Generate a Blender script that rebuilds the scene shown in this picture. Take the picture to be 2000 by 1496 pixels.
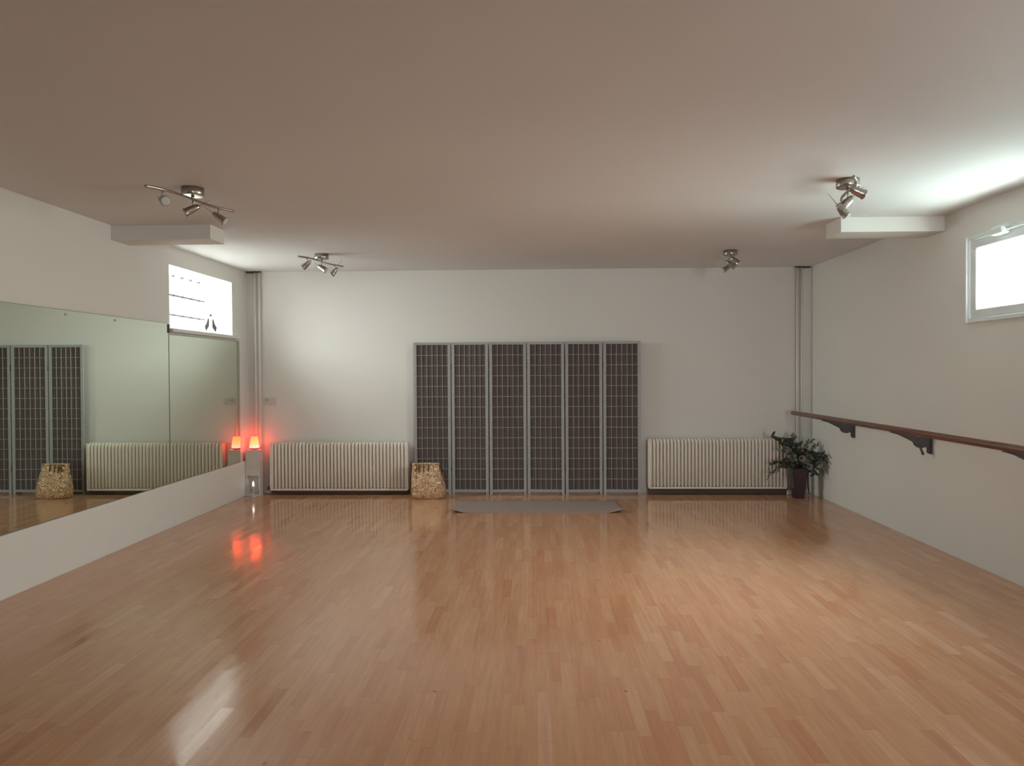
import bpy, bmesh, math, random
from mathutils import Vector, Matrix, Euler

# ---------------------------------------------------------------- clearing
for o in list(bpy.data.objects):
    bpy.data.objects.remove(o, do_unlink=True)
S = bpy.context.scene
C = S.collection
PI = math.pi

# room constants (metres). x right, y towards the far wall, z up
XL, XR, D, HC, YB = -3.41, 3.187, 9.0, 2.621, -3.2

# ---------------------------------------------------------------- camera
def set_camera():
    yaw, pitch, roll, f, h = .0312, -.0149, -.0052, 1500.0, 1.4278
    cy, sy, cp, sp = math.cos(yaw), math.sin(yaw), math.cos(pitch), math.sin(pitch)
    fw = Vector((-sy*cp, cy*cp, sp)); r = Vector((cy, sy, 0)); u = r.cross(fw)
    cr, sr = math.cos(roll), math.sin(roll)
    r2 = r*cr + u*sr; u2 = u*cr - r*sr
    cam = bpy.data.cameras.new('camera')
    ob = bpy.data.objects.new('camera', cam)
    m = Matrix((( r2.x, u2.x, -fw.x, 0), (r2.y, u2.y, -fw.y, 0), (r2.z, u2.z, -fw.z, h), (0, 0, 0, 1)))
    ob.matrix_world = m
    cam.sensor_fit = 'HORIZONTAL'; cam.sensor_width = 36.0
    cam.lens = 36.0*f/2000.0
    cam.clip_start = .05
    C.objects.link(ob); S.camera = ob
set_camera()

# ---------------------------------------------------------------- world, exposure, daylight
S.view_settings.view_transform = 'Standard'
S.view_settings.look = 'None'
S.view_settings.gamma = 1.0
S.view_settings.exposure = 0.0
S.view_settings.use_curve_mapping = False
w = bpy.data.worlds.new('sky'); S.world = w; w.use_nodes = True
w.node_tree.nodes['Background'].inputs[0].default_value = (.95, .98, 1.0, 1)
w.node_tree.nodes['Background'].inputs[1].default_value = 1.7

def area(name, loc, rot, sx, sy, power, col):
    l = bpy.data.lights.new(name, 'AREA'); l.shape = 'RECTANGLE'
    l.size = sx; l.size_y = sy; l.energy = power; l.color = col
    o = bpy.data.objects.new(name, l); o.location = loc; o.rotation_euler = rot
    C.objects.link(o); return o
# daylight standing in each window opening (outside the glass), plus an added rear fill
# brightest from the sky side (aimed down into the room), some straight in off the bright ground outside
a_ = area('daylight_left_sky', (XL-.46, 7.80, 2.22), (0, -PI/2+.5, 0), .55, 1.56, 44, (.93, .98, .97)); a_.data.spread = math.radians(110)
area('daylight_left_ground', (XL-.365, 7.80, 2.15), (0, -PI/2, 0), .70, 1.60, 10, (1.0, .99, .96))
area('daylight_right_ground', (XR+.16, 5.00, 2.10), (0, PI/2, 0), .76, 1.66, 37, (.68, 1.0, .98))
a_ = area('daylight_right_sky', (XR+.30, 5.00, 2.10), (0, PI/2-.5, 0), .64, 1.60, 82, (1.0, .94, .86)); a_.data.spread = math.radians(110)
area('daylight_right_near', (XR+.20, 1.90, 2.10), (0, PI/2, 0), .72, 1.60, 28, (.95, 1.0, .93))
a_ = area('rear_fill_light', (2.30, YB-.05, 1.30), (PI/2-.05, 0, 0), 1.2, 1.8, 43, (.96, .95, 1.0)); a_.data.spread = math.radians(88)  # added fill from behind the viewer, lifts the far wall and floor

# ---------------------------------------------------------------- materials
def mat(name):
    m = bpy.data.materials.new(name); m.use_nodes = True
    nt = m.node_tree
    return m, nt, nt.nodes['Principled BSDF']
def N(nt, t, **kw):
    n = nt.nodes.new(t)
    for k, v in kw.items(): setattr(n, k, v)
    return n
def plain(name, col, rough=.6, metal=0, noise=.04, scale=12, bump=0, spec=None):
    m, nt, b = mat(name)
    tc = N(nt, 'ShaderNodeTexCoord')
    nz = N(nt, 'ShaderNodeTexNoise'); nz.inputs['Scale'].default_value = scale; nz.inputs['Detail'].default_value = 4
    nt.links.new(tc.outputs['Object'], nz.inputs['Vector'])
    rp = N(nt, 'ShaderNodeValToRGB')
    a = [max(0, c*(1-noise)) for c in col]; d = [min(1, c*(1+noise)) for c in col]
    rp.color_ramp.elements[0].position = .3; rp.color_ramp.elements[1].position = .7
    rp.color_ramp.elements[0].color = (*a, 1); rp.color_ramp.elements[1].color = (*d, 1)
    nt.links.new(nz.outputs['Fac'], rp.inputs[0]); nt.links.new(rp.outputs[0], b.inputs['Base Color'])
    b.inputs['Roughness'].default_value = rough; b.inputs['Metallic'].default_value = metal
    if spec is not None: b.inputs['Specular IOR Level'].default_value = spec
    if bump:
        bp = N(nt, 'ShaderNodeBump'); bp.inputs['Strength'].default_value = bump; bp.inputs['Distance'].default_value = .01
        nt.links.new(nz.outputs['Fac'], bp.inputs['Height']); nt.links.new(bp.outputs[0], b.inputs['Normal'])
    return m

def math_(nt, op, a, b=None):
    n = N(nt, 'ShaderNodeMath', operation=op)
    for i, v in enumerate((a, b)):
        if v is None: continue
        if isinstance(v, (int, float)): n.inputs[i].default_value = v
        else: nt.links.new(v, n.inputs[i])
    return n.outputs[0]

def floor_material():
    m, nt, b = mat('beech_strip_parquet')
    L = nt.links
    tc = N(nt, 'ShaderNodeTexCoord'); sp = N(nt, 'ShaderNodeSeparateXYZ'); L.new(tc.outputs['Object'], sp.inputs[0])
    xr = math_(nt, 'DIVIDE', sp.outputs[0], .056)
    row = math_(nt, 'FLOOR', xr)
    wn = N(nt, 'ShaderNodeTexWhiteNoise', noise_dimensions='1D'); L.new(row, wn.inputs['W'])
    ln = math_(nt, 'ADD', math_(nt, 'MULTIPLY', wn.outputs['Value'], .20), .34)
    yr = math_(nt, 'ADD', math_(nt, 'DIVIDE', sp.outputs[1], ln), math_(nt, 'MULTIPLY', wn.outputs['Value'], 37.0))
    col = math_(nt, 'FLOOR', yr)
    cb = N(nt, 'ShaderNodeCombineXYZ'); L.new(row, cb.inputs[0]); L.new(col, cb.inputs[1])
    w2 = N(nt, 'ShaderNodeTexWhiteNoise', noise_dimensions='3D'); L.new(cb.outputs[0], w2.inputs['Vector'])
    ramp = N(nt, 'ShaderNodeValToRGB'); cr = ramp.color_ramp
    cols = [(0, (0.531, 0.254, 0.141)), (0.1, (0.571, 0.279, 0.152)), (0.25, (0.578, 0.301, 0.166)), (0.55, (0.591, 0.316, 0.176)), (0.85, (0.605, 0.332, 0.188)), (0.95, (0.621, 0.35, 0.209)), (1, (0.648, 0.379, 0.24))]
    while len(cr.elements) < len(cols): cr.elements.new(.5)
    for e, (p, c) in zip(cr.elements, cols): e.position = p; e.color = (*c, 1)
    bn = N(nt, 'ShaderNodeTexNoise'); bn.inputs['Scale'].default_value = .55; L.new(tc.outputs['Object'], bn.inputs['Vector'])
    L.new(math_(nt, 'ADD', math_(nt, 'MULTIPLY', w2.outputs['Value'], .92), math_(nt, 'MULTIPLY', math_(nt, 'SUBTRACT', bn.outputs['Fac'], .40), .45)), ramp.inputs[0])
    # large drift of tone between areas of the floor (different batches of boards)
    # grain
    mp = N(nt, 'ShaderNodeMapping'); mp.inputs['Scale'].default_value = (60, 3.5, 1); L.new(tc.outputs['Object'], mp.inputs[0])
    ad = N(nt, 'ShaderNodeVectorMath', operation='ADD'); L.new(mp.outputs[0], ad.inputs[0]); L.new(w2.outputs['Color'], ad.inputs[1])
    gn = N(nt, 'ShaderNodeTexNoise'); gn.inputs['Scale'].default_value = 1.0; gn.inputs['Detail'].default_value = 5; L.new(ad.outputs[0], gn.inputs['Vector'])
    gr = N(nt, 'ShaderNodeMapRange'); gr.inputs['From Min'].default_value = .3; gr.inputs['From Max'].default_value = .7
    gr.inputs['To Min'].default_value = .90; gr.inputs['To Max'].default_value = 1.07; L.new(gn.outputs['Fac'], gr.inputs[0])
    # knots: sparse dark spots
    vo = N(nt, 'ShaderNodeTexVoronoi'); vo.inputs['Scale'].default_value = 3.4
    mp2 = N(nt, 'ShaderNodeMapping'); mp2.inputs['Scale'].default_value = (1, .8, 1); L.new(tc.outputs['Object'], mp2.inputs[0]); L.new(mp2.outputs[0], vo.inputs['Vector'])
    kn = N(nt, 'ShaderNodeMapRange'); kn.inputs['From Min'].default_value = .010; kn.inputs['From Max'].default_value = .040
    kn.inputs['To Min'].default_value = .45; kn.inputs['To Max'].default_value = 1.0; L.new(vo.outputs['Distance'], kn.inputs[0])
    # joints
    fx = math_(nt, 'FRACT', xr); fy = math_(nt, 'FRACT', yr)
    ex = math_(nt, 'MINIMUM', fx, math_(nt, 'SUBTRACT', 1.0, fx))
    ey = math_(nt, 'MINIMUM', fy, math_(nt, 'SUBTRACT', 1.0, fy))
    jx = N(nt, 'ShaderNodeMapRange'); jx.inputs['From Min'].default_value = .004; jx.inputs['From Max'].default_value = .022
    jx.inputs['To Min'].default_value = .90; L.new(ex, jx.inputs[0])
    jy = N(nt, 'ShaderNodeMapRange'); jy.inputs['From Min'].default_value = .001; jy.inputs['From Max'].default_value = .004
    jy.inputs['To Min'].default_value = .74; L.new(ey, jy.inputs[0])
    f = math_(nt, 'MULTIPLY', math_(nt, 'MULTIPLY', gr.outputs[0], kn.outputs[0]), math_(nt, 'MULTIPLY', jx.outputs[0], jy.outputs[0]))
    mx = N(nt, 'ShaderNodeVectorMath', operation='SCALE'); L.new(ramp.outputs[0], mx.inputs[0]); L.new(f, mx.inputs['Scale'])
    L.new(mx.outputs[0], b.inputs['Base Color'])
    # every board lies a hair out of level, and is worn differently
    nrm = N(nt, 'ShaderNodeVectorMath', operation='SUBTRACT'); L.new(w2.outputs['Color'], nrm.inputs[0]); nrm.inputs[1].default_value = (.5, .5, .5)
    ns = N(nt, 'ShaderNodeVectorMath', operation='MULTIPLY'); L.new(nrm.outputs[0], ns.inputs[0]); ns.inputs[1].default_value = (.016, .006, 0)
    ge = N(nt, 'ShaderNodeNewGeometry')
    na = N(nt, 'ShaderNodeVectorMath', operation='ADD'); L.new(ns.outputs[0], na.inputs[0]); L.new(ge.outputs['Normal'], na.inputs[1])
    nn = N(nt, 'ShaderNodeVectorMath', operation='NORMALIZE'); L.new(na.outputs[0], nn.inputs[0]); L.new(nn.outputs[0], b.inputs['Normal'])
    rr = math_(nt, 'ADD', math_(nt, 'MULTIPLY', w2.outputs['Value'], .10), .08)
    L.new(rr, b.inputs['Roughness'])
    b.inputs['Specular IOR Level'].default_value = .5
    return m

def bag_material():
    m, nt, b = mat('gold_brocade'); L = nt.links
    tc = N(nt, 'ShaderNodeTexCoord')
    vo = N(nt, 'ShaderNodeTexVoronoi'); vo.inputs['Scale'].default_value = 17; L.new(tc.outputs['Object'], vo.inputs['Vector'])
    wv = math_(nt, 'SINE', math_(nt, 'MULTIPLY', vo.outputs['Distance'], 26.0))
    nz = N(nt, 'ShaderNodeTexNoise'); nz.inputs['Scale'].default_value = 30; L.new(tc.outputs['Object'], nz.inputs['Vector'])
    s = math_(nt, 'ADD', math_(nt, 'MULTIPLY', wv, .35), nz.outputs['Fac'])
    rp = N(nt, 'ShaderNodeValToRGB'); cr = rp.color_ramp
    cr.elements[0].position = .22; cr.elements[0].color = (.34, .17, .07, 1)
    cr.elements[1].position = .85; cr.elements[1].color = (.90, .73, .53, 1)
    e = cr.elements.new(.5); e.color = (.62, .375, .19, 1)
    L.new(s, rp.inputs[0]); L.new(rp.outputs[0], b.inputs['Base Color'])
    b.inputs['Roughness'].default_value = .45; b.inputs['Metallic'].default_value = .25
    bp = N(nt, 'ShaderNodeBump'); bp.inputs['Strength'].default_value = .5; bp.inputs['Distance'].default_value = .01
    L.new(s, bp.inputs['Height']); L.new(bp.outputs[0], b.inputs['Normal'])
    return m

def fabric_material():
    m, nt, b = mat('dark_woven_screen_fabric'); L = nt.links
    tc = N(nt, 'ShaderNodeTexCoord'); mp = N(nt, 'ShaderNodeMapping'); mp.inputs['Scale'].default_value = (130, 130, 1.5)
    L.new(tc.outputs['Object'], mp.inputs[0])
    nz = N(nt, 'ShaderNodeTexNoise'); nz.inputs['Scale'].default_value = 1; nz.inputs['Detail'].default_value = 3; L.new(mp.outputs[0], nz.inputs['Vector'])
    rp = N(nt, 'ShaderNodeValToRGB')
    rp.color_ramp.elements[0].position = .32; rp.color_ramp.elements[0].color = (.068, .056, .052, 1)
    rp.color_ramp.elements[1].position = .68; rp.color_ramp.elements[1].color = (.145, .112, .104, 1)
    L.new(nz.outputs['Fac'], rp.inputs[0]); L.new(rp.outputs[0], b.inputs['Base Color']); b.inputs['Roughness'].default_value = .8
    return m

def wood_material():
    m, nt, b = mat('varnished_red_brown_wood'); L = nt.links
    tc = N(nt, 'ShaderNodeTexCoord'); mp = N(nt, 'ShaderNodeMapping'); mp.inputs['Scale'].default_value = (60, 2.5, 60); L.new(tc.outputs['Object'], mp.inputs[0])
    nz = N(nt, 'ShaderNodeTexNoise'); nz.inputs['Scale'].default_value = 1; L.new(mp.outputs[0], nz.inputs['Vector'])
    rp = N(nt, 'ShaderNodeValToRGB')
    rp.color_ramp.elements[0].position = .3; rp.color_ramp.elements[0].color = (.115, .050, .035, 1)
    rp.color_ramp.elements[1].position = .7; rp.color_ramp.elements[1].color = (.20, .095, .065, 1)
    L.new(nz.outputs['Fac'], rp.inputs[0]); L.new(rp.outputs[0], b.inputs['Base Color']); b.inputs['Roughness'].default_value = .38
    return m

def glass_material(name, tint, rough=.0):
    m, nt, b = mat(name); nt.nodes.remove(b)
    out = nt.nodes['Material Output']
    tr = N(nt, 'ShaderNodeBsdfTransparent'); tr.inputs[0].default_value = (*tint, 1)
    gl = N(nt, 'ShaderNodeBsdfGlossy'); gl.inputs['Roughness'].default_value = rough
    lw = N(nt, 'ShaderNodeLayerWeight')
    fr = math_(nt, 'ADD', math_(nt, 'MULTIPLY', math_(nt, 'POWER', lw.outputs['Facing'], 5.0), .5), .04)
    mx = N(nt, 'ShaderNodeMixShader')
    nt.links.new(fr, mx.inputs[0]); nt.links.new(tr.outputs[0], mx.inputs[1]); nt.links.new(gl.outputs[0], mx.inputs[2])
    nt.links.new(mx.outputs[0], out.inputs[0]); return m

def shade_material():
    # lit shade: the red light inside is brightest low down, next to the bulb
    m, nt, b = mat('glowing_red_lamp_shade'); L = nt.links
    tc = N(nt, 'ShaderNodeTexCoord'); sp = N(nt, 'ShaderNodeSeparateXYZ'); L.new(tc.outputs['Object'], sp.inputs[0])
    mr = N(nt, 'ShaderNodeMapRange'); mr.inputs['From Min'].default_value = 0.0; mr.inputs['From Max'].default_value = .14; L.new(sp.outputs[2], mr.inputs[0])
    rp = N(nt, 'ShaderNodeValToRGB'); cr = rp.color_ramp
    cr.elements[0].position = .05; cr.elements[0].color = (1, .072, .068, 1)
    cr.elements[1].position = 1; cr.elements[1].color = (.8, .036, .012, 1)
    e = cr.elements.new(.35); e.color = (1, .062, .017, 1)
    L.new(mr.outputs[0], rp.inputs[0])
    L.new(rp.outputs[0], b.inputs['Emission Color']); b.inputs['Emission Strength'].default_value = 11.0
    b.inputs['Base Color'].default_value = (.6, .25, .12, 1); b.inputs['Roughness'].default_value = .7
    return m

def mirror_material():
    m, nt, b = mat('silvered_mirror_glass'); nt.nodes.remove(b)
    gl = N(nt, 'ShaderNodeBsdfGlossy'); gl.inputs['Roughness'].default_value = 0
    gl.inputs[0].default_value = (.70, .76, .68, 1)
    nt.links.new(gl.outputs[0], nt.nodes['Material Output'].inputs[0]); return m

M = dict(
    wall=plain('white_wall_paint', (.74, .725, .68), .75, noise=.012, scale=1.3, spec=.3),
    ceiling=plain('matt_ceiling_paint', (.75, .745, .745), .7, noise=.02, scale=.8, spec=.3),
    floor=floor_material(),
    trim=plain('white_gloss_board', (.72, .71, .67), .5, noise=.015, scale=4),
    mirror=mirror_material(), edge=plain('mirror_edge', (.10, .12, .11), .4),
    pvc=plain('white_window_plastic', (.76, .80, .80), .35, noise=.01),
    glass=glass_material('window_glass', (.97, .98, .98)),
    block=glass_material('glass_block', (.93, .96, .95), .15),
    mortar=plain('mortar', (.14, .13, .12), .9),
    rad=plain('cream_radiator_enamel', (.82, .755, .65), .35, noise=.01),
    raddark=plain('radiator_core', (.66, .59, .49), .5),
    undershade=plain('dark_brown_painted_shade', (.085, .06, .048), .7),  # shade under the radiators, put into the colour
    frame=plain('grey_painted_wood', (.37, .37, .365), .5, noise=.05, scale=20),
    lattice=plain('grey_lattice_wood', (.34, .31, .30), .6),
    fabric=fabric_material(), hinge=plain('dark_hinge_metal', (.10, .09, .08), .4, metal=.8),
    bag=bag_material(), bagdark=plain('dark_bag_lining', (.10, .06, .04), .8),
    mat=plain('taupe_rubber_mat', (.33, .25, .225), .75, noise=.05, scale=90, bump=.05),
    matdark=plain('mat_underside', (.06, .03, .03), .8),
    wood=wood_material(), iron=plain('dark_grey_painted_iron', (.075, .072, .070), .5),
    nickel=plain('brushed_nickel', (.42, .39, .36), .28, metal=1, noise=.06, scale=40),
    lens=plain('frosted_lamp_glass', (.55, .56, .54), .15, noise=.02),
    pipe=plain('painted_heating_pipe', (.72, .68, .62), .4, noise=.01),
    rubber=plain('dark_collar', (.07, .06, .055), .7),
    switch=plain('offwhite_switch_plastic', (.62, .59, .54), .4),
    hole=plain('socket_hole', (.06, .05, .05), .6),
    pedestal=plain('pale_painted_pedestal', (.64, .60, .55), .6),
    shade=shade_material(), lampbase=plain('dull_lamp_base', (.22, .17, .16), .5),
    pot=plain('aubergine_glazed_pot', (.055, .028, .034), .3, noise=.1),
    soil=plain('dark_soil', (.03, .022, .016), .9),
    leaf=plain('dark_green_leaf', (.062, .072, .050), .55, noise=.35, scale=25),
    leafpale=plain('grey_green_leaf', (.15, .17, .135), .6, noise=.25, scale=25),
    petal=plain('dusty_petal', (.40, .36, .33), .7, noise=.12, scale=30),
    petalpink=plain('dull_pink_petal', (.26, .13, .13), .7, noise=.12, scale=30),
    stem=plain('brown_stem', (.075, .055, .035), .7),
    cable=plain('black_cable', (.03, .03, .03), .5),
    ornw=plain('white_ornament_glaze', (.85, .85, .83), .4), ornd=plain('dark_ornament_wing', (.035, .02, .022), .6),
)

# ---------------------------------------------------------------- geometry helpers
class MB:
    def __init__(s): s.bm = bmesh.new(); s.mats = []
    def mi(s, m):
        if m is None: return 0
        if m not in s.mats: s.mats.append(m)
        return s.mats.index(m)
    def box(s, x0, x1, y0, y1, z0, z1, m=None, bevel=0):
        r = bmesh.ops.create_cube(s.bm, size=1)
        for v in r['verts']:
            v.co = Vector((x0+(v.co.x+.5)*(x1-x0), y0+(v.co.y+.5)*(y1-y0), z0+(v.co.z+.5)*(z1-z0)))
        fs = list({f for v in r['verts'] for f in v.link_faces})
        for f in fs: f.material_index = s.mi(m)
        if bevel:
            es = list({e for f in fs for e in f.edges})
            bmesh.ops.bevel(s.bm, geom=es, offset=bevel, segments=2, affect='EDGES', profile=.5)
        return s
    def tube(s, pts, r, n=10, m=None, cap=True):
        pts = [Vector(p) for p in pts]; rs = r if isinstance(r, (list, tuple)) else [r]*len(pts)
        rings = []; up = None
        for i, p in enumerate(pts):
            t = (pts[min(i+1, len(pts)-1)] - pts[max(i-1, 0)]).normalized()
            if up is None:
                up = Vector((0, 0, 1)) if abs(t.z) < .9 else Vector((1, 0, 0))
            a = t.cross(up).normalized(); up = a.cross(t).normalized()
            rings.append([s.bm.verts.new(p + (a*math.cos(2*PI*k/n) + up*math.sin(2*PI*k/n))*rs[i]) for k in range(n)])
        for i in range(len(rings)-1):
            for k in range(n):
                f = s.bm.faces.new((rings[i][k], rings[i][(k+1) % n], rings[i+1][(k+1) % n], rings[i+1][k]))
                f.smooth = True; f.material_index = s.mi(m)
        if cap:
            for R, rev in ((rings[0], True), (rings[-1], False)):
                f = s.bm.faces.new(R[::-1] if rev else R); f.material_index = s.mi(m)
        return s
    def prism(s, pts, axis, a, b, m=None):
        # pts: 2D outline, extruded along axis from a to b
        def mk(p, v):
            if axis == 0: return (v, p[0], p[1])
            if axis == 1: return (p[0], v, p[1])
            return (p[0], p[1], v)
        A = [s.bm.verts.new(mk(p, a)) for p in pts]; B = [s.bm.verts.new(mk(p, b)) for p in pts]
        fs = [s.bm.faces.new(A), s.bm.faces.new(B[::-1])]
        n = len(pts)
        for i in range(n): fs.append(s.bm.faces.new((A[i], B[i], B[(i+1) % n], A[(i+1) % n])))
        for f in fs: f.material_index = s.mi(m)
        return s
    def leaf(s, p, d, nrm, L, W, m=None, curl=.15):
        p = Vector(p); d = Vector(d).normalized(); n = Vector(nrm); a = d.cross(n)
        if a.length < 1e-4: a = d.cross(Vector((.3, .5, .8)))
        a.normalize(); n = a.cross(d).normalized()
        prof = [(0, .08), (.25, .75), (.5, 1), (.78, .7), (1, .04)]
        prev = None
        for t, wd in prof:
            c = p + d*L*t - n*curl*L*t*t
            row = [s.bm.verts.new(c + a*W*.5*wd + n*.12*W*wd), s.bm.verts.new(c), s.bm.verts.new(c - a*W*.5*wd + n*.12*W*wd)]
            if prev:
                for i in (0, 1):
                    f = s.bm.faces.new((prev[i], prev[i+1], row[i+1], row[i])); f.smooth = True; f.material_index = s.mi(m)
            prev = row
        return s
    def build(s, name, material=None, parent=None, loc=(0, 0, 0), smooth=False):
        bmesh.ops.recalc_face_normals(s.bm, faces=s.bm.faces)
        me = bpy.data.meshes.new(name); s.bm.to_mesh(me); s.bm.free()
        if smooth:
            for p in me.polygons: p.use_smooth = True
        mm = s.mats if s.mats else [material]
        for q in mm: me.materials.append(q)
        o = bpy.data.objects.new(name, me); C.objects.link(o)
        o.location = loc
        if parent: o.parent = parent
        return o

def thing(name, label, cat, loc=(0, 0, 0), rz=0, group=None):
    o = bpy.data.objects.new(name, None); C.objects.link(o); o.location = loc; o.rotation_euler = (0, 0, rz)
    o.empty_display_size = .1
    o['label'] = label; o['category'] = cat
    if group: o['group'] = group
    return o
def tag(o, label, cat, group=None):
    o['label'] = label; o['category'] = cat
    if group: o['group'] = group
    return o
def struct(o, label=None):
    o['kind'] = 'structure'
    if label: o['label'] = label
    return o

# ---------------------------------------------------------------- room shell
T = .36
LW = (7.06, 8.54, 1.85, 2.443)                       # left window opening y0,y1,z0,z1
RW = [(4.25, 5.75, 1.765, 2.395), (1.15, 2.65, 1.765, 2.395)]
b = MB(); b.box(XL-T, XR+T, YB-T, D+T, -.12, 0)
struct(b.build('floor', M['floor']), 'glossy honey-coloured beech strip parquet floor')
b = MB(); b.box(XL-T, XR+T, YB-T, D+T, HC, HC+.2)
struct(b.build('ceiling', M['ceiling']), 'plain painted ceiling')
b = MB(); b.box(XL-T, XR+T, D, D+T, 0, HC)
struct(b.build('wall_back', M['wall']), 'white far wall behind the folding screen and radiators')
b = MB(); b.box(XL-T, 1.7, YB-T, YB, 0, HC); b.box(2.9, XR+T, YB-T, YB, 0, HC); b.box(1.7, 2.9, YB-T, YB, 0, .4); b.box(1.7, 2.9, YB-T, YB, 2.2, HC)
struct(b.build('wall_front', M['wall']), 'white wall behind the viewer')
def holed(x0, x1, holes):
    b = MB(); ys = YB
    for y0, y1, z0, z1 in sorted(holes):
        b.box(x0, x1, ys, y0, 0, HC); b.box(x0, x1, y0, y1, 0, z0); b.box(x0, x1, y0, y1, z1, HC); ys = y1
    b.box(x0, x1, ys, D, 0, HC)
    return b
struct(holed(XL-T, XL, [LW]).build('wall_left', M['wall']), 'white left wall carrying the mirrors')
struct(holed(XR, XR+T, RW).build('wall_right', M['wall']), 'white right wall carrying the barre')

# boxed beam stubs under the ceiling
b = MB(); b.box(XL, -2.60, 6.09, 6.36, HC-.118, HC, bevel=.004)
struct(b.build('trim_1', M['wall']), 'white boxed beam end under the ceiling at the left wall')
b = MB(); b.box(2.385, XR, 6.09, 6.40, HC-.118, HC, bevel=.004)
struct(b.build('trim_2', M['wall']), 'white boxed beam end under the ceiling at the right wall')
# low white board under the mirrors
b = MB(); b.box(XL, XL+.036, YB, 8.80, 0, .405, bevel=.003)
struct(b.build('trim_3', M['trim']), 'low white board along the left wall under the mirrors')
b = MB(); b.box(XL, XL+.05, 7.03, 8.66, 1.812, 1.846, bevel=.003)
o = struct(b.build('trim_4', M['trim']), 'narrow sill strip under the glass block window')

# ---------------------------------------------------------------- left window: glass blocks
w1 = struct(thing('window_1', 'deep-set glass block window high in the left wall', 'window', (XL-.30, 7.80, 1.85)))
del w1['category']
b = MB(); j = MB()
xg = -.03
ys = [-.94+.2*k+.147 for k in range(0, 9)]          # joint positions relative to centre, every 20 cm
zs = [0.0, .178, .380, .58]
for zz in zs[1:3]: j.box(xg, xg+.02, -.74, .74, zz-.0055, zz+.0055)
for y in ys:
    if -.73 < y < .73:
        for zz in zs[1:]: j.box(xg-.002, xg+.024, y-.009, y+.009, zz-.010, zz+.009)
b.box(xg-.006, xg, -.74, .74, 0, .593)
b.build('glass_blocks', M['block'], w1); j.build('mortar_joints', M['mortar'], w1)

# ---------------------------------------------------------------- right windows: plastic casements
def casement(name, y0, y1, z0, z1, label, gear=True):
    w_ = struct(thing(name, label, 'window', (XR, (y0+y1)/2, z0))); del w_['category']
    hy = (y1-y0)/2; hz = z1-z0
    b = MB()
    def ring(b, x0, x1, oy, o0, o1, tw, bev=.004):
        b.box(x0, x1, -oy, oy, o0, o0+tw, bevel=bev); b.box(x0, x1, -oy, oy, o1-tw, o1, bevel=bev)
        b.box(x0, x1, -oy, -oy+tw, o0+tw, o1-tw, bevel=bev); b.box(x0, x1, oy-tw, oy, o0+tw, o1-tw, bevel=bev)
    ring(b, -.022, .07, hy, 0, hz, .030)
    # a slim moulding standing proud at the far jamb
    b.box(-.034, -.018, hy-.012, hy+.004, .0, hz, bevel=.003)
    b.build('frame', M['pvc'], w_)
    b = MB(); ring(b, -.010, .055, hy-.034, .034, hz-.034, .062, .008); b.build('sash', M['pvc'], w_)
    b = MB(); b.box(.018, .024, -hy+.09, hy-.09, .09, hz-.09); b.build('glass', M['glass'], w_)
    if gear:
        g = MB(); g.tube([(-.035, hy-.08, hz-.034), (-.035, hy-.40, hz-.030), (-.035, -hy+.2, hz-.030)], .006); r_ = g.build('opener_rod', M['pvc'], w_)
        g = MB(); g.box(-.070, -.010, hy-.50, hy-.37, hz-.055, hz-.005, bevel=.010); g.box(-.05, -.01, hy-.52, hy-.35, hz-.012, hz+.012, bevel=.004)
        g.build('opener_housing', M['pvc'], w_)
    return w_
casement('window_2', *RW[0], 'white plastic casement window high in the right wall above the barre')
casement('window_3', *RW[1], 'white plastic casement window beside the viewer', gear=False)

w4 = struct(thing('added_fill_window', 'added white framed window behind the viewer, put in to carry the fill light', 'window', (2.3, YB, .4))); del w4['category']  # unseen window, added to give the rear fill light an opening
b = MB()
for x0, x1, z0, z1 in ((-.6, -.54, 0, 1.8), (.54, .6, 0, 1.8), (-.54, .54, 0, .06), (-.54, .54, 1.74, 1.8), (-.54, .54, .9, .95)): b.box(x0, x1, -.04, .012, z0, z1)
b.build('frame', M['pvc'], w4)  # frame of the added fill window
b = MB(); b.box(-.54, .54, -.024, -.018, .06, 1.74); b.build('glass', M['glass'], w4)  # glass of the added fill window

# ---------------------------------------------------------------- mirrors
def mirror(y0, y1, z0, z1, label):
    t = thing('wall_mirror', label, 'mirror', (XL, (y0+y1)/2, z0), 0, 'mirror panels along the left wall')
    h = (y1-y0)/2
    b = MB(); b.box(0, .016, -h, h, 0, z1-z0); b.build('backing', M['edge'], t)
    b = MB(); b.box(.0161, .020, -h+.003, h-.003, .003, z1-z0-.003); b.build('glass', M['mirror'], t)
    return t
m1 = mirror(4.50, 6.995, .406, 1.890, 'large frameless mirror panel on left wall reflecting the grey folding screen and gold bag')
b = MB(); b.box(.0, .028, 1.235, 1.262, 1.395, 1.475, bevel=.003); b.build('clip', M['iron'], m1)
for yy in (-.3, .35): 
    b = MB(); b.tube([(.019, yy, 1.452), (.026, yy, 1.452)], .009, 12); b.build('screw', M['lens'], m1)
mirror(7.003, 8.695, .406, 1.788, 'lower mirror panel on left wall under the glass block window, reflecting the red lamp')
mirror(2.0, 4.495, .406, 1.890, 'mirror panel on left wall nearest the viewer')

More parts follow.
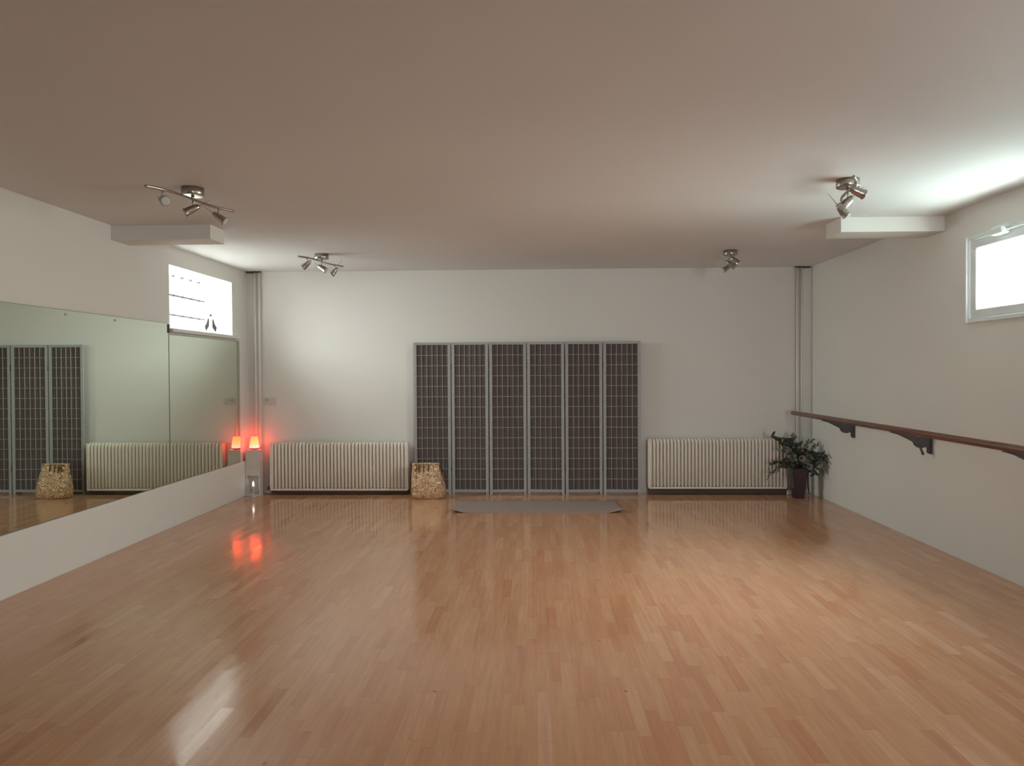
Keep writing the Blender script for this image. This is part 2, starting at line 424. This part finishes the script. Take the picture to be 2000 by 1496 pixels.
# ---------------------------------------------------------------- heating pipes in the corners
def pipes(xs, zb, label, cat_label):
    t = thing('heating_pipes', label, 'pipes', (sum(xs)/2, D, 0), 0, 'heating pipes in the far corners')
    for x in xs:
        dx = x - sum(xs)/2
        b = MB(); b.tube([(dx, -.045, zb), (dx, -.045, HC)], .0135, 14); b.build('pipe', M['pipe'], t)
        b = MB(); b.tube([(dx, -.045, HC-.016), (dx, -.045, HC-.001)], .023, 16); b.build('ceiling_collar', M['rubber'], t)
    return t
pl = pipes((-3.302, -3.252), .02, 'pair of cream heating pipes in the left corner behind the red lamp', 'l')
b = MB(); b.box(-.125, -.045, -.06, -.002, HC-.017, HC-.001, bevel=.003); b.build('ceiling_plate', M['rubber'], pl)
pr = pipes((3.012, 3.060), .0, 'pair of cream heating pipes in the right corner behind the plant', 'r')
b = MB(); b.box(.045, .130, -.05, -.002, HC-.016, HC-.001, bevel=.003); b.build('ceiling_plate', M['rubber'], pr)
# dark cable end hanging in the right corner
b = MB(); b.tube([(3.125, 8.93, .40), (3.126, 8.925, .28), (3.122, 8.92, .10), (3.13, 8.90, .005)], [.007, .007, .011, .006], 8)
tag(b.build('cable', M['cable']), 'thin dark cable hanging in the right corner beside the plant pot', 'cable')

# ---------------------------------------------------------------- radiators
def radiator(xc, wd, z0, z1, n, label):
    t = thing('radiator', label, 'radiator', (xc, D, 0), 0, 'cream ribbed radiators on the far wall')
    h = wd/2; yf, yb = -.150, -.045
    b = MB(); b.box(-h+.01, h-.01, yf+.035, yb, z0+.02, z1-.012); b.build('core', M['raddark'], t)
    b = MB(); p = wd/n
    for k in range(n):
        x = -h + (k+.5)*p
        # one rounded column, bending back at the top
        prof = [(z0+.008, yf+.012, .6), (z0+.022, yf, 1), ((z0+z1)/2, yf, 1), (z1-.045, yf, 1), (z1-.020, yf+.006, 1), (z1-.004, yf+.028, .95), (z1, yf+.055, .8), (z1, yb, .8)]
        prev = None
        for z, y, s_ in prof:
            hw = p*.40*s_
            row = [b.bm.verts.new((x-hw, y+.026 if z < z1-.002 else y, z-(0 if z < z1-.002 else .014))), b.bm.verts.new((x-hw*.75, y+.008 if z < z1-.002 else y, z-(0 if z < z1-.002 else .004))),
                   b.bm.verts.new((x, y, z)), b.bm.verts.new((x+hw*.75, y+.008 if z < z1-.002 else y, z-(0 if z < z1-.002 else .004))), b.bm.verts.new((x+hw, y+.026 if z < z1-.002 else y, z-(0 if z < z1-.002 else .014)))]
            if prev:
                for i in range(4):
                    f = b.bm.faces.new((prev[i], prev[i+1], row[i+1], row[i])); f.smooth = True
            prev = row
    b.build('ribbed_front', M['rad'], t)
    b = MB(); b.box(-h-.006, -h+.012, yf+.004, yb, z0, z1-.006, bevel=.006); b.build('end_panel', M['rad'], t)
    b = MB(); b.box(h-.012, h+.006, yf+.004, yb, z0, z1-.006, bevel=.006); b.build('end_panel', M['rad'], t)
    b = MB(); b.box(-h, h, yf+.01, yb, z0-.012, z0+.012, bevel=.004); b.build('bottom_rail', M['rad'], t)
    b = MB(); b.box(-h, h, yb-.06, yb-.001, .012, z0-.013); b.build('under_shade_strip', M['undershade'], t)  # dark strip standing in for the shade beneath the radiator
    for sx in (-h+.25, h-.25):
        b = MB(); b.box(sx-.02, sx+.02, yb-.002, -.001, z0+.05, z1-.06); b.build('wall_bracket', M['raddark'], t)
    return t
ra = radiator(-2.300, 1.612, .062, .612, 39, 'long cream ribbed radiator left of the folding screen')
b = MB(); b.box(-.850, -.818, -.110, -.075, .055, .095, bevel=.005); v = b.build('valve', M['rubber'], ra)
b = MB(); b.tube([(-.835, -.09, .06), (-.835, -.09, .036), (-.85, -.085, .03), (-.905, -.085, .028)], .011, 10); b.build('supply_pipe', M['pipe'], ra)
rb = radiator(2.080, 1.566, .082, .642, 39, 'long cream ribbed radiator between the folding screen and the plant')
b = MB(); b.tube([(.80, -.09, .10), (.815, -.09, .07), (.82, -.09, .0)], .011, 10); b.build('supply_pipe', M['pipe'], rb)
b = MB(); b.box(.792, .842, -.125, -.06, .0, .050, bevel=.008); b.build('pipe_boot', M['pvc'], rb)

# ---------------------------------------------------------------- folding screen
def screen():
    t = thing('folding_screen', 'grey six-panel folding screen with lattice over dark fabric against the far wall', 'room divider', (-1.43, 8.93, 0))
    pw, H = .4415, 1.772
    for k in range(6):
        s = 1 if k % 2 == 0 else -1
        a = math.radians(3.0)*s
        # panel pivot
        x0 = k*pw; yoff = 0 if s > 0 else .023
        p = MB(); L_ = pw/math.cos(a)-.008
        st = .034; th = .020; zb = .022
        # frame with feet
        p.box(.004, .004+st, -th/2, th/2, 0, H, bevel=.002); p.box(L_-st, L_, -th/2, th/2, 0, H, bevel=.002)
        p.box(.004+st, L_-st, -th/2, th/2, H-.030, H, bevel=.002); p.box(.004+st, L_-st, -th/2, th/2, zb, zb+.030, bevel=.002)
        pan = p.build('panel', M['frame'], t, (x0, yoff, 0)); pan.rotation_euler = (0, 0, a)
        f = MB(); f.box(st, L_-st+.004, .002, .005, zb+.015, H-.015); fo = f.build('fabric', M['fabric'], pan)
        l = MB(); xi0, xi1 = .004+st, L_-st; zi0, zi1 = zb+.030, H-.030
        for i in range(1, 6):
            x = xi0 + (xi1-xi0)*i/6; l.box(x-.0032, x+.0032, -.007, .002, zi0, zi1)
        for i in range(1, 14):
            z = zi0 + (zi1-zi0)*i/14; l.box(xi0, xi1, -.006, .0018, z-.0030, z+.0030)
        l.build('lattice', M['lattice'], pan)
    for k in range(1, 6):
        yo = .023 if k % 2 else 0
        for z in (.30, 1.50):
            h = MB(); h.tube([(k*pw+.0, yo-.008, z-.035), (k*pw, yo-.008, z+.035)], .0042, 8); h.build('hinge', M['hinge'], t)
screen()

# ---------------------------------------------------------------- gold bag
def bag():
    t = thing('tote_bag', 'gold patterned bag standing at the foot of the folding screen', 'bag', (-1.225, 8.66, 0))
    b = MB(); n = 48; rings = []
    prof = [(0.0, .172, .085, -.005), (.012, .190, .102, -.003), (.06, .197, .105, 0), (.14, .190, .100, -.004), (.22, .176, .085, -.012), (.30, .160, .065, -.022), (.345, .152, .05, -.026), (.385, .150, .04, -.028)]
    random.seed(3)
    for z, rx, ry, ox in prof:
        R = []
        for k in range(n):
            a = 2*PI*k/n; c, s_ = math.cos(a), math.sin(a)
            e = .62
            x = rx*math.copysign(abs(c)**e, c); y = ry*math.copysign(abs(s_)**e, s_)
            wv = 1 + .03*math.sin(a*5+z*9) + .02*math.sin(a*11-z*20)
            R.append(b.bm.verts.new((x*wv+ox, y*wv, z)))
        rings.append(R)
    for i in range(len(rings)-1):
        for k in range(n):
            f = b.bm.faces.new((rings[i][k], rings[i][(k+1) % n], rings[i+1][(k+1) % n], rings[i+1][k])); f.smooth = True
    b.bm.faces.new(rings[0][::-1])
    b.build('body', M['bag'], t)
    # dark open slots between the gathered top
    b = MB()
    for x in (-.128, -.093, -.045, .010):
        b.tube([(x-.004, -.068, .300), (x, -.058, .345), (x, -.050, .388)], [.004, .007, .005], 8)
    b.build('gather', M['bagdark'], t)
    b = MB(); pts = []
    for k in range(33):
        a = 2*PI*k/32; c, s_ = math.cos(a), math.sin(a)
        pts.append((.150*math.copysign(abs(c)**.62, c)-.028, .040*math.copysign(abs(s_)**.62, s_), .388))
    b.tube(pts, .007, 8, cap=False); b.build('rim', M['bag'], t)
    b = MB(); pts = [(.095+.045*math.sin(PI*k/12)*1.0, .012, .385-.24*k/12-.02*math.sin(PI*k/12)) for k in range(13)]
    pts = [(.10+.10*math.sin(PI*k/12), .045, .375-.33*k/12) for k in range(13)]
    b.tube(pts, .007, 8); b.build('handle', M['bagdark'], t)
bag()

# ---------------------------------------------------------------- exercise mat
def yoga_mat():
    t = thing('yoga_mat', 'thin taupe exercise mat lying on the floor in front of the folding screen', 'mat', (0, 8.08, 0))
    b = MB(); nx, ny = 60, 24; X, Y = .872, .350
    top = []
    for i in range(nx+1):
        r = []
        for j in range(ny+1):
            x = -X + 2*X*i/nx; y = -Y + 2*Y*j/ny
            z = .006
            c = max(0, (abs(x)-(X-.17))/.17); fr = max(0, 1-(j/ny)/.55)
            z += .040*c**1.6*fr**1.1
            r.append(b.bm.verts.new((x, y, z)))
        top.append(r)
    bot = [[b.bm.verts.new((v.co.x, v.co.y, v.co.z-.005)) for v in r] for r in top]
    a_, d_ = b.mi(M['mat']), b.mi(M['matdark'])
    for i in range(nx):
        for j in range(ny):
            f = b.bm.faces.new((top[i][j], top[i+1][j], top[i+1][j+1], top[i][j+1])); f.smooth = True; f.material_index = a_
            f = b.bm.faces.new((bot[i][j], bot[i][j+1], bot[i+1][j+1], bot[i+1][j])); f.smooth = True; f.material_index = d_
    for i in range(nx):
        for J in (0, ny):
            f = b.bm.faces.new((top[i][J], bot[i][J], bot[i+1][J], top[i+1][J])); f.material_index = a_
    for j in range(ny):
        for I in (0, nx):
            f = b.bm.faces.new((top[I][j], top[I][j+1], bot[I][j+1], bot[I][j])); f.material_index = a_
    o = b.build('mat_sheet', None, t)
yoga_mat()

# ---------------------------------------------------------------- ballet barre
def barre():
    t = thing('ballet_barre', 'long red-brown wooden ballet barre mounted along the right wall', 'barre', (XR, 4.0, 0))
    bx, bz = 2.90-XR, .945
    b = MB(); b.tube([(bx, -3.5, bz), (bx, 4.765, bz), (bx, 4.777, bz)], [.025, .025, .019], 20); b.build('handrail', M['wood'], t)
    for y in (7.80, 6.30, 4.80, 3.30, 1.80):
        yy = y-4.0
        prof = [(0, .905), (0, .755), (-.027, .755), (-.027, .796), (-.055, .800), (-.080, .792), (-.105, .797), (-.128, .815), (-.140, .842),
                (-.175, .860), (-.215, .880), (-.250, .898), (-.290, .910), (-.320, .918), (-.316, .932), (-.25, .935), (-.20, .935), (-.165, .920), (-.13, .892), (-.10, .884), (-.027, .886), (-.027, .905)]
        b = MB(); b.prism(prof, 1, yy-.016, yy+.016)
        br = b.build('bracket', M['iron'], t)
        b = MB(); b.box(-.012, 0.0, yy-.035, yy+.035, .745, .915, bevel=.003); b.build('wall_plate', M['iron'], br)
        if abs(y-6.30) < .01:
            b = MB(); b.tube([(-.100, yy-.016, .815), (-.088, yy-.03, .775), (-.078, yy-.035, .742)], [.010, .009, .011], 10); b.build('screw_handle', M['iron'], br)
barre()

# ---------------------------------------------------------------- ceiling spotlights
def bezier_pts(P, n=8):
    out = []
    for i in range(len(P)-1):
        p0 = Vector(P[max(i-1, 0)]); p1 = Vector(P[i]); p2 = Vector(P[i+1]); p3 = Vector(P[min(i+2, len(P)-1)])
        for k in range(n):
            t = k/n
            out.append(.5*((2*p1) + (-p0+p2)*t + (2*p0-5*p1+4*p2-p3)*t*t + (-p0+3*p1-3*p2+p3)*t**3))
    out.append(Vector(P[-1])); return out
def spotlight(loc, rz, dirs, label):
    t = thing('ceiling_spotlight', label, 'ceiling light', (loc[0], loc[1], HC), rz, 'three-head ceiling spotlights')
    b = MB(); b.tube([(0, 0, 0), (0, 0, -.048), (0, 0, -.052)], [.070, .070, .066], 40); b.build('canopy', M['nickel'], t)
    P = bezier_pts([(-.105, -.38, -.074), (-.045, -.26, -.074), (-.012, -.11, -.074), (.0, 0, -.074), (.012, .11, -.074), (.045, .24, -.074), (.105, .37, -.074)])
    b = MB(); b.tube(P, .0085, 12); b.tube([(0, 0, -.05), (0, 0, -.072)], .010, 12)
    b.build('rail', M['nickel'], t)
    inv = Euler((0, 0, -rz)).to_matrix()
    for idx, d in zip((7, 24, 41), dirs):
        a = P[idx]; d = (inv @ Vector(d)).normalized()
        c = a + Vector((0, 0, -.062))
        rot = d.to_track_quat('Z', 'Y').to_matrix()
        def tr(p): return c + rot @ Vector(p)
        b = MB(); b.tube([tr((0, 0, z)) for z in (-.045, -.040, -.015, .015, .045, .050, .052)], [.010, .015, .022, .026, .027, .031, .031], 20)
        hd = b.build('spot_head', M['nickel'], t)
        b = MB(); b.tube([a, a + Vector((0, 0, -.045))], .0055, 10); b.build('stem', M['nickel'], hd)
        b = MB(); b.tube([tr((0, 0, z)) for z in (.0525, .058, .060)], [.028, .026, .02], 20); b.build('lens', M['lens'], hd)
        b = MB(); b.tube([tr((0, 0, -.045)), tr((.0, 0, -.105)), tr((0, 0, -.14))], [.003, .0018, .0012], 6); b.build('antenna', M['nickel'], hd)
    return t
spotlight((-2.205, 4.90), math.radians(-2), [(.62, -.70, -.30), (-.80, -.30, -.50), (.75, .05, -.55)], 'nickel three-head ceiling spotlight in front of the left boxed beam end')
spotlight((1.962, 4.90), math.radians(-2), [(.85, .10, -.35), (-.72, -.10, -.66), (.62, -.05, -.78)], 'nickel three-head ceiling spotlight in front of the right boxed beam end')
spotlight((-2.155, 7.70), math.radians(-3), [(-.70, .05, -.60), (.78, -.10, -.50), (-.50, -.05, -.75)], 'small far three-head ceiling spotlight left, above the left radiator')
spotlight((1.940, 7.72), math.radians(4), [(.55, -.2, -.5), (.75, -.1, -.55), (-.7, -.1, -.45)], 'small far three-head ceiling spotlight right, above the right radiator')

# ---------------------------------------------------------------- pedestal, red lamp, tealight, switch
def pedestal():
    t = thing('pedestal', 'narrow pale pedestal in the left corner under the red lamp', 'stand', (-3.292, 8.86, 0))
    b = MB(); x0, x1, y0, y1 = -.078, .088, -.075, .030
    b.box(x0, x1, y0, y1, .515, .535, bevel=.002); b.build('top', M['pedestal'], t)
    b = MB(); b.box(x0, x0+.012, y0+.002, y1, 0, .515); b.box(x1-.012, x1, y0+.002, y1, 0, .515); b.box(x0+.012, x1-.012, y1-.01, y1, .0, .515)
    b.box(x0+.012, x1-.012, y0+.002, y0+.014, .235, .515); b.box(x0+.012, x1-.012, y0+.002, y1-.01, .0, .025)
    b.build('body', M['pedestal'], t)
pedestal()
def red_lamp():
    t = thing('table_lamp', 'small lamp glowing red and yellow on the pedestal in the left corner', 'lamp', (-3.285, 8.845, .535))
    b = MB(); b.tube([(0, 0, 0), (0, 0, .014), (0, 0, .020)], [.040, .045, .042], 24); b.build('base', M['lampbase'], t)
    b = MB(); b.tube([(0, 0, .0), (0, 0, .010), (0, 0, .125), (0, 0, .130)], [.050, .057, .039, .034], 32)
    b.build('shade', M['shade'], t, (0, 0, .020), smooth=True)
red_lamp()
m_, nt_, b_ = mat('tealight_glow'); b_.inputs['Emission Color'].default_value = (1, .86, .78, 1); b_.inputs['Emission Strength'].default_value = 6
t = thing('tealight', 'small tealight holder with a bright point of light on the floor before the pedestal', 'candle', (-3.262, 8.735, .0))
b = MB(); b.tube([(0, 0, 0), (0, 0, .006), (0, 0, .012), (0, 0, .085), (0, 0, .10), (0, 0, .125)], [.030, .030, .008, .007, .020, .024], 20); b.build('holder', M['pedestal'], t)
b = MB(); b.tube([(0, 0, .125), (0, 0, .140), (0, 0, .158), (0, 0, .180)], [.004, .010, .009, .002], 12); b.build('flame', m_, t)

t = thing('wall_socket', 'pale double socket on the far wall above the left radiator', 'socket', (-3.147, D, 1.095))
b = MB(); b.box(-.070, .070, -.012, 0, -.040, .040, bevel=.004); b.build('plate', M['switch'], t)
for sx in (-.034, .034):
    b = MB(); b.tube([(sx, -.0125, .0), (sx, -.0155, .0)], [.023, .021], 18); q = b.build('socket_ring', M['switch'], t)
b = MB(); b.tube([(-.034, -.016, .012), (-.034, -.020, .012)], .007, 10); b.build('plug_hole', M['hole'], t)

# ---------------------------------------------------------------- plant
def plant():
    t = thing('potted_plant', 'bouquet of dark leaves and pale blooms in a tall dark pot in right corner', 'plant', (2.925, 8.66, 0))
    b = MB()
    def sq(r, z): return [b.bm.verts.new((sx*r, sy*r, z)) for sx, sy in ((-1, -1), (1, -1), (1, 1), (-1, 1))]
    R = [sq(.052, 0), sq(.054, .01), sq(.083, .335), sq(.076, .335), sq(.072, .29)]
    for i in range(4):
        for k in range(4): b.bm.faces.new((R[i][k], R[i][(k+1) % 4], R[i+1][(k+1) % 4], R[i+1][k]))
    b.bm.faces.new(R[0][::-1]); b.bm.faces.new(R[4])
    bmesh.ops.bevel(b.bm, geom=[e for e in b.bm.edges if abs(e.verts[0].co.z-e.verts[1].co.z) > .1], offset=.008, segments=2, affect='EDGES')
    b.build('pot', M['pot'], t)
    random.seed(11)
    # sprays: end points (relative) with leaf size and kind
    st = MB(); lf = MB(); lp = MB()
    sprays = []
    base = Vector((0, 0, .31))
    ends = [(-.30, -.02, .70, 0), (-.24, .0, .66, 0), (-.16, -.05, .66, 0), (-.09, .02, .64, 0), (-.05, .06, .68, 1), (.0, -.02, .60, 0), (-.13, -.08, .52, 1),
            (-.20, -.06, .54, 1), (-.31, -.05, .38, 0), (-.34, -.08, .26, 2), (-.27, -.02, .30, 2), (-.15, -.08, .36, 0), (-.10, -.1, .25, 2),
            (.08, -.04, .52, 0), (.15, -.03, .50, 0), (.24, -.24, .50, 0), (.20, -.04, .60, 3), (.16, .02, .64, 3), (.255, -.26, .42, 0), (.23, -.22, .36, 1), (.235, -.20, .26, 2), (.22, -.18, .46, 0), (.17, -.16, .42, 1), (-.12, -.12, .46, 1), (-.06, -.12, .56, 0), (.04, -.16, .42, 1), (.12, -.18, .36, 0), (-.18, -.10, .44, 0), (.22, -.16, .31, 2),
            (.14, -.10, .30, 0), (.18, -.04, .27, 0), (.06, -.14, .36, 1), (-.03, -.15, .40, 0), (.10, -.12, .44, 1), (.0, .08, .55, 0), (.10, .10, .48, 0), (-.09, .10, .50, 0), (.24, -.08, .46, 0), (-.08, -.12, .45, 0)]
    for ex, ey, ez, kind in ends:
        e = Vector((ex, ey, ez)); mid = base.lerp(e, .5) + Vector((0, 0, .10 + .05*random.random()))
        pts = [base*(1-u)**2 + mid*2*u*(1-u) + e*u*u for u in [i/8 for i in range(9)]]
        pts[0] = Vector((ex*.1, ey*.1, .28))
        st.tube(pts, [.0035*(1-.6*i/8) for i in range(9)], 6)
        nl = 21 if kind == 0 else (13 if kind == 1 else 18)
        for i in range(nl):
            u = .28 + .72*i/(nl-1); k = min(7, int(u*8)); p = pts[k].lerp(pts[k+1], u*8-k) if k < 8 else pts[8]
            tg = (pts[k+1]-pts[k]).normalized()
            a = random.uniform(0, 2*PI); side = Vector((math.cos(a), math.sin(a)*.7, random.uniform(-.3, .6)))
            d = tg*.7 + side*.8
            nr = Vector((random.uniform(-.6, .6), -1, random.uniform(-.2, .9)))
            if kind == 2: lf.leaf(p, tg*.8+side*.5, nr, random.uniform(.045, .075), .010, curl=.25)
            elif kind == 3: lp.leaf(p, d, nr, random.uniform(.04, .055), .020)
            elif kind == 1: lp.leaf(p, d, nr, random.uniform(.045, .07), random.uniform(.032, .045))
            else: lf.leaf(p, d, nr, random.uniform(.04, .070), random.uniform(.024, .036))
    for q in (st, lf, lp):
        for v in q.bm.verts:
            if v.co.x > .20: v.co.x = .20 + (v.co.x-.20)*.45
            v.co.x = min(v.co.x, .248)
    st.build('stems', M['stem'], t); lf.build('dark_leaves', M['leaf'], t); lp.build('pale_leaves', M['leafpale'], t)
    def bloom(c, r, mt):
        b = MB(); c = Vector(c)
        for ring_, (cnt, tilt, sc) in enumerate(((5, .25, .55), (7, .7, .8), (8, 1.15, 1.0))):
            for k in range(cnt):
                a = 2*PI*k/cnt + ring_*.4
                out = Vector((math.cos(a), -.25, math.sin(a)))
                d = (out*math.sin(tilt) + Vector((0, -1, .2))*math.cos(tilt)).normalized()
                b.leaf(c, d, Vector((0, -1, .3))-out*.6, r*sc, r*.8, curl=-.25)
        b.build('flower', mt, t)
    bloom((-.025, -.16, .46), .055, M['petal']); bloom((.055, -.17, .37), .050, M['petal']); bloom((.015, -.15, .50), .045, M['petalpink'])
    bloom((-.165, -.10, .56), .040, M['petal']); bloom((.13, -.13, .42), .042, M['leafpale'])
plant()

# ---------------------------------------------------------------- ornament on the window sill
t = thing('sill_ornament', 'small winged figure with dark wings standing in the glass block window', 'ornament', (XL-.12, 8.25, 1.85), math.radians(-66))
b = MB(); b.tube([(0, 0, 0), (0, 0, .012), (0, 0, .02)], [.034, .034, .02], 16); b.build('stand', M['pedestal'], t)
b = MB(); b.tube([(0, 0, .015), (0, 0, .06), (0, 0, .12), (0, 0, .165), (0, 0, .19)], [.026, .022, .014, .016, .007], 14); b.build('body', M['ornw'], t)
b = MB(); b.tube([(0, 0, .192), (0, 0, .200), (0, 0, .212), (0, 0, .220)], [.006, .012, .012, .004], 12); b.build('head', M['ornd'], t)
for s, dz in ((1, -.012), (-1, .0)):
    b = MB(); b.prism([(s*.016, .160+dz), (s*.026, .185+dz), (s*.042, .120+dz), (s*.062, .085+dz), (s*.050, .035+dz), (s*.040, .045+dz), (s*.018, .085+dz)][::s], 0, -.006, .006)
    b.build('wing', M['ornd'], t)
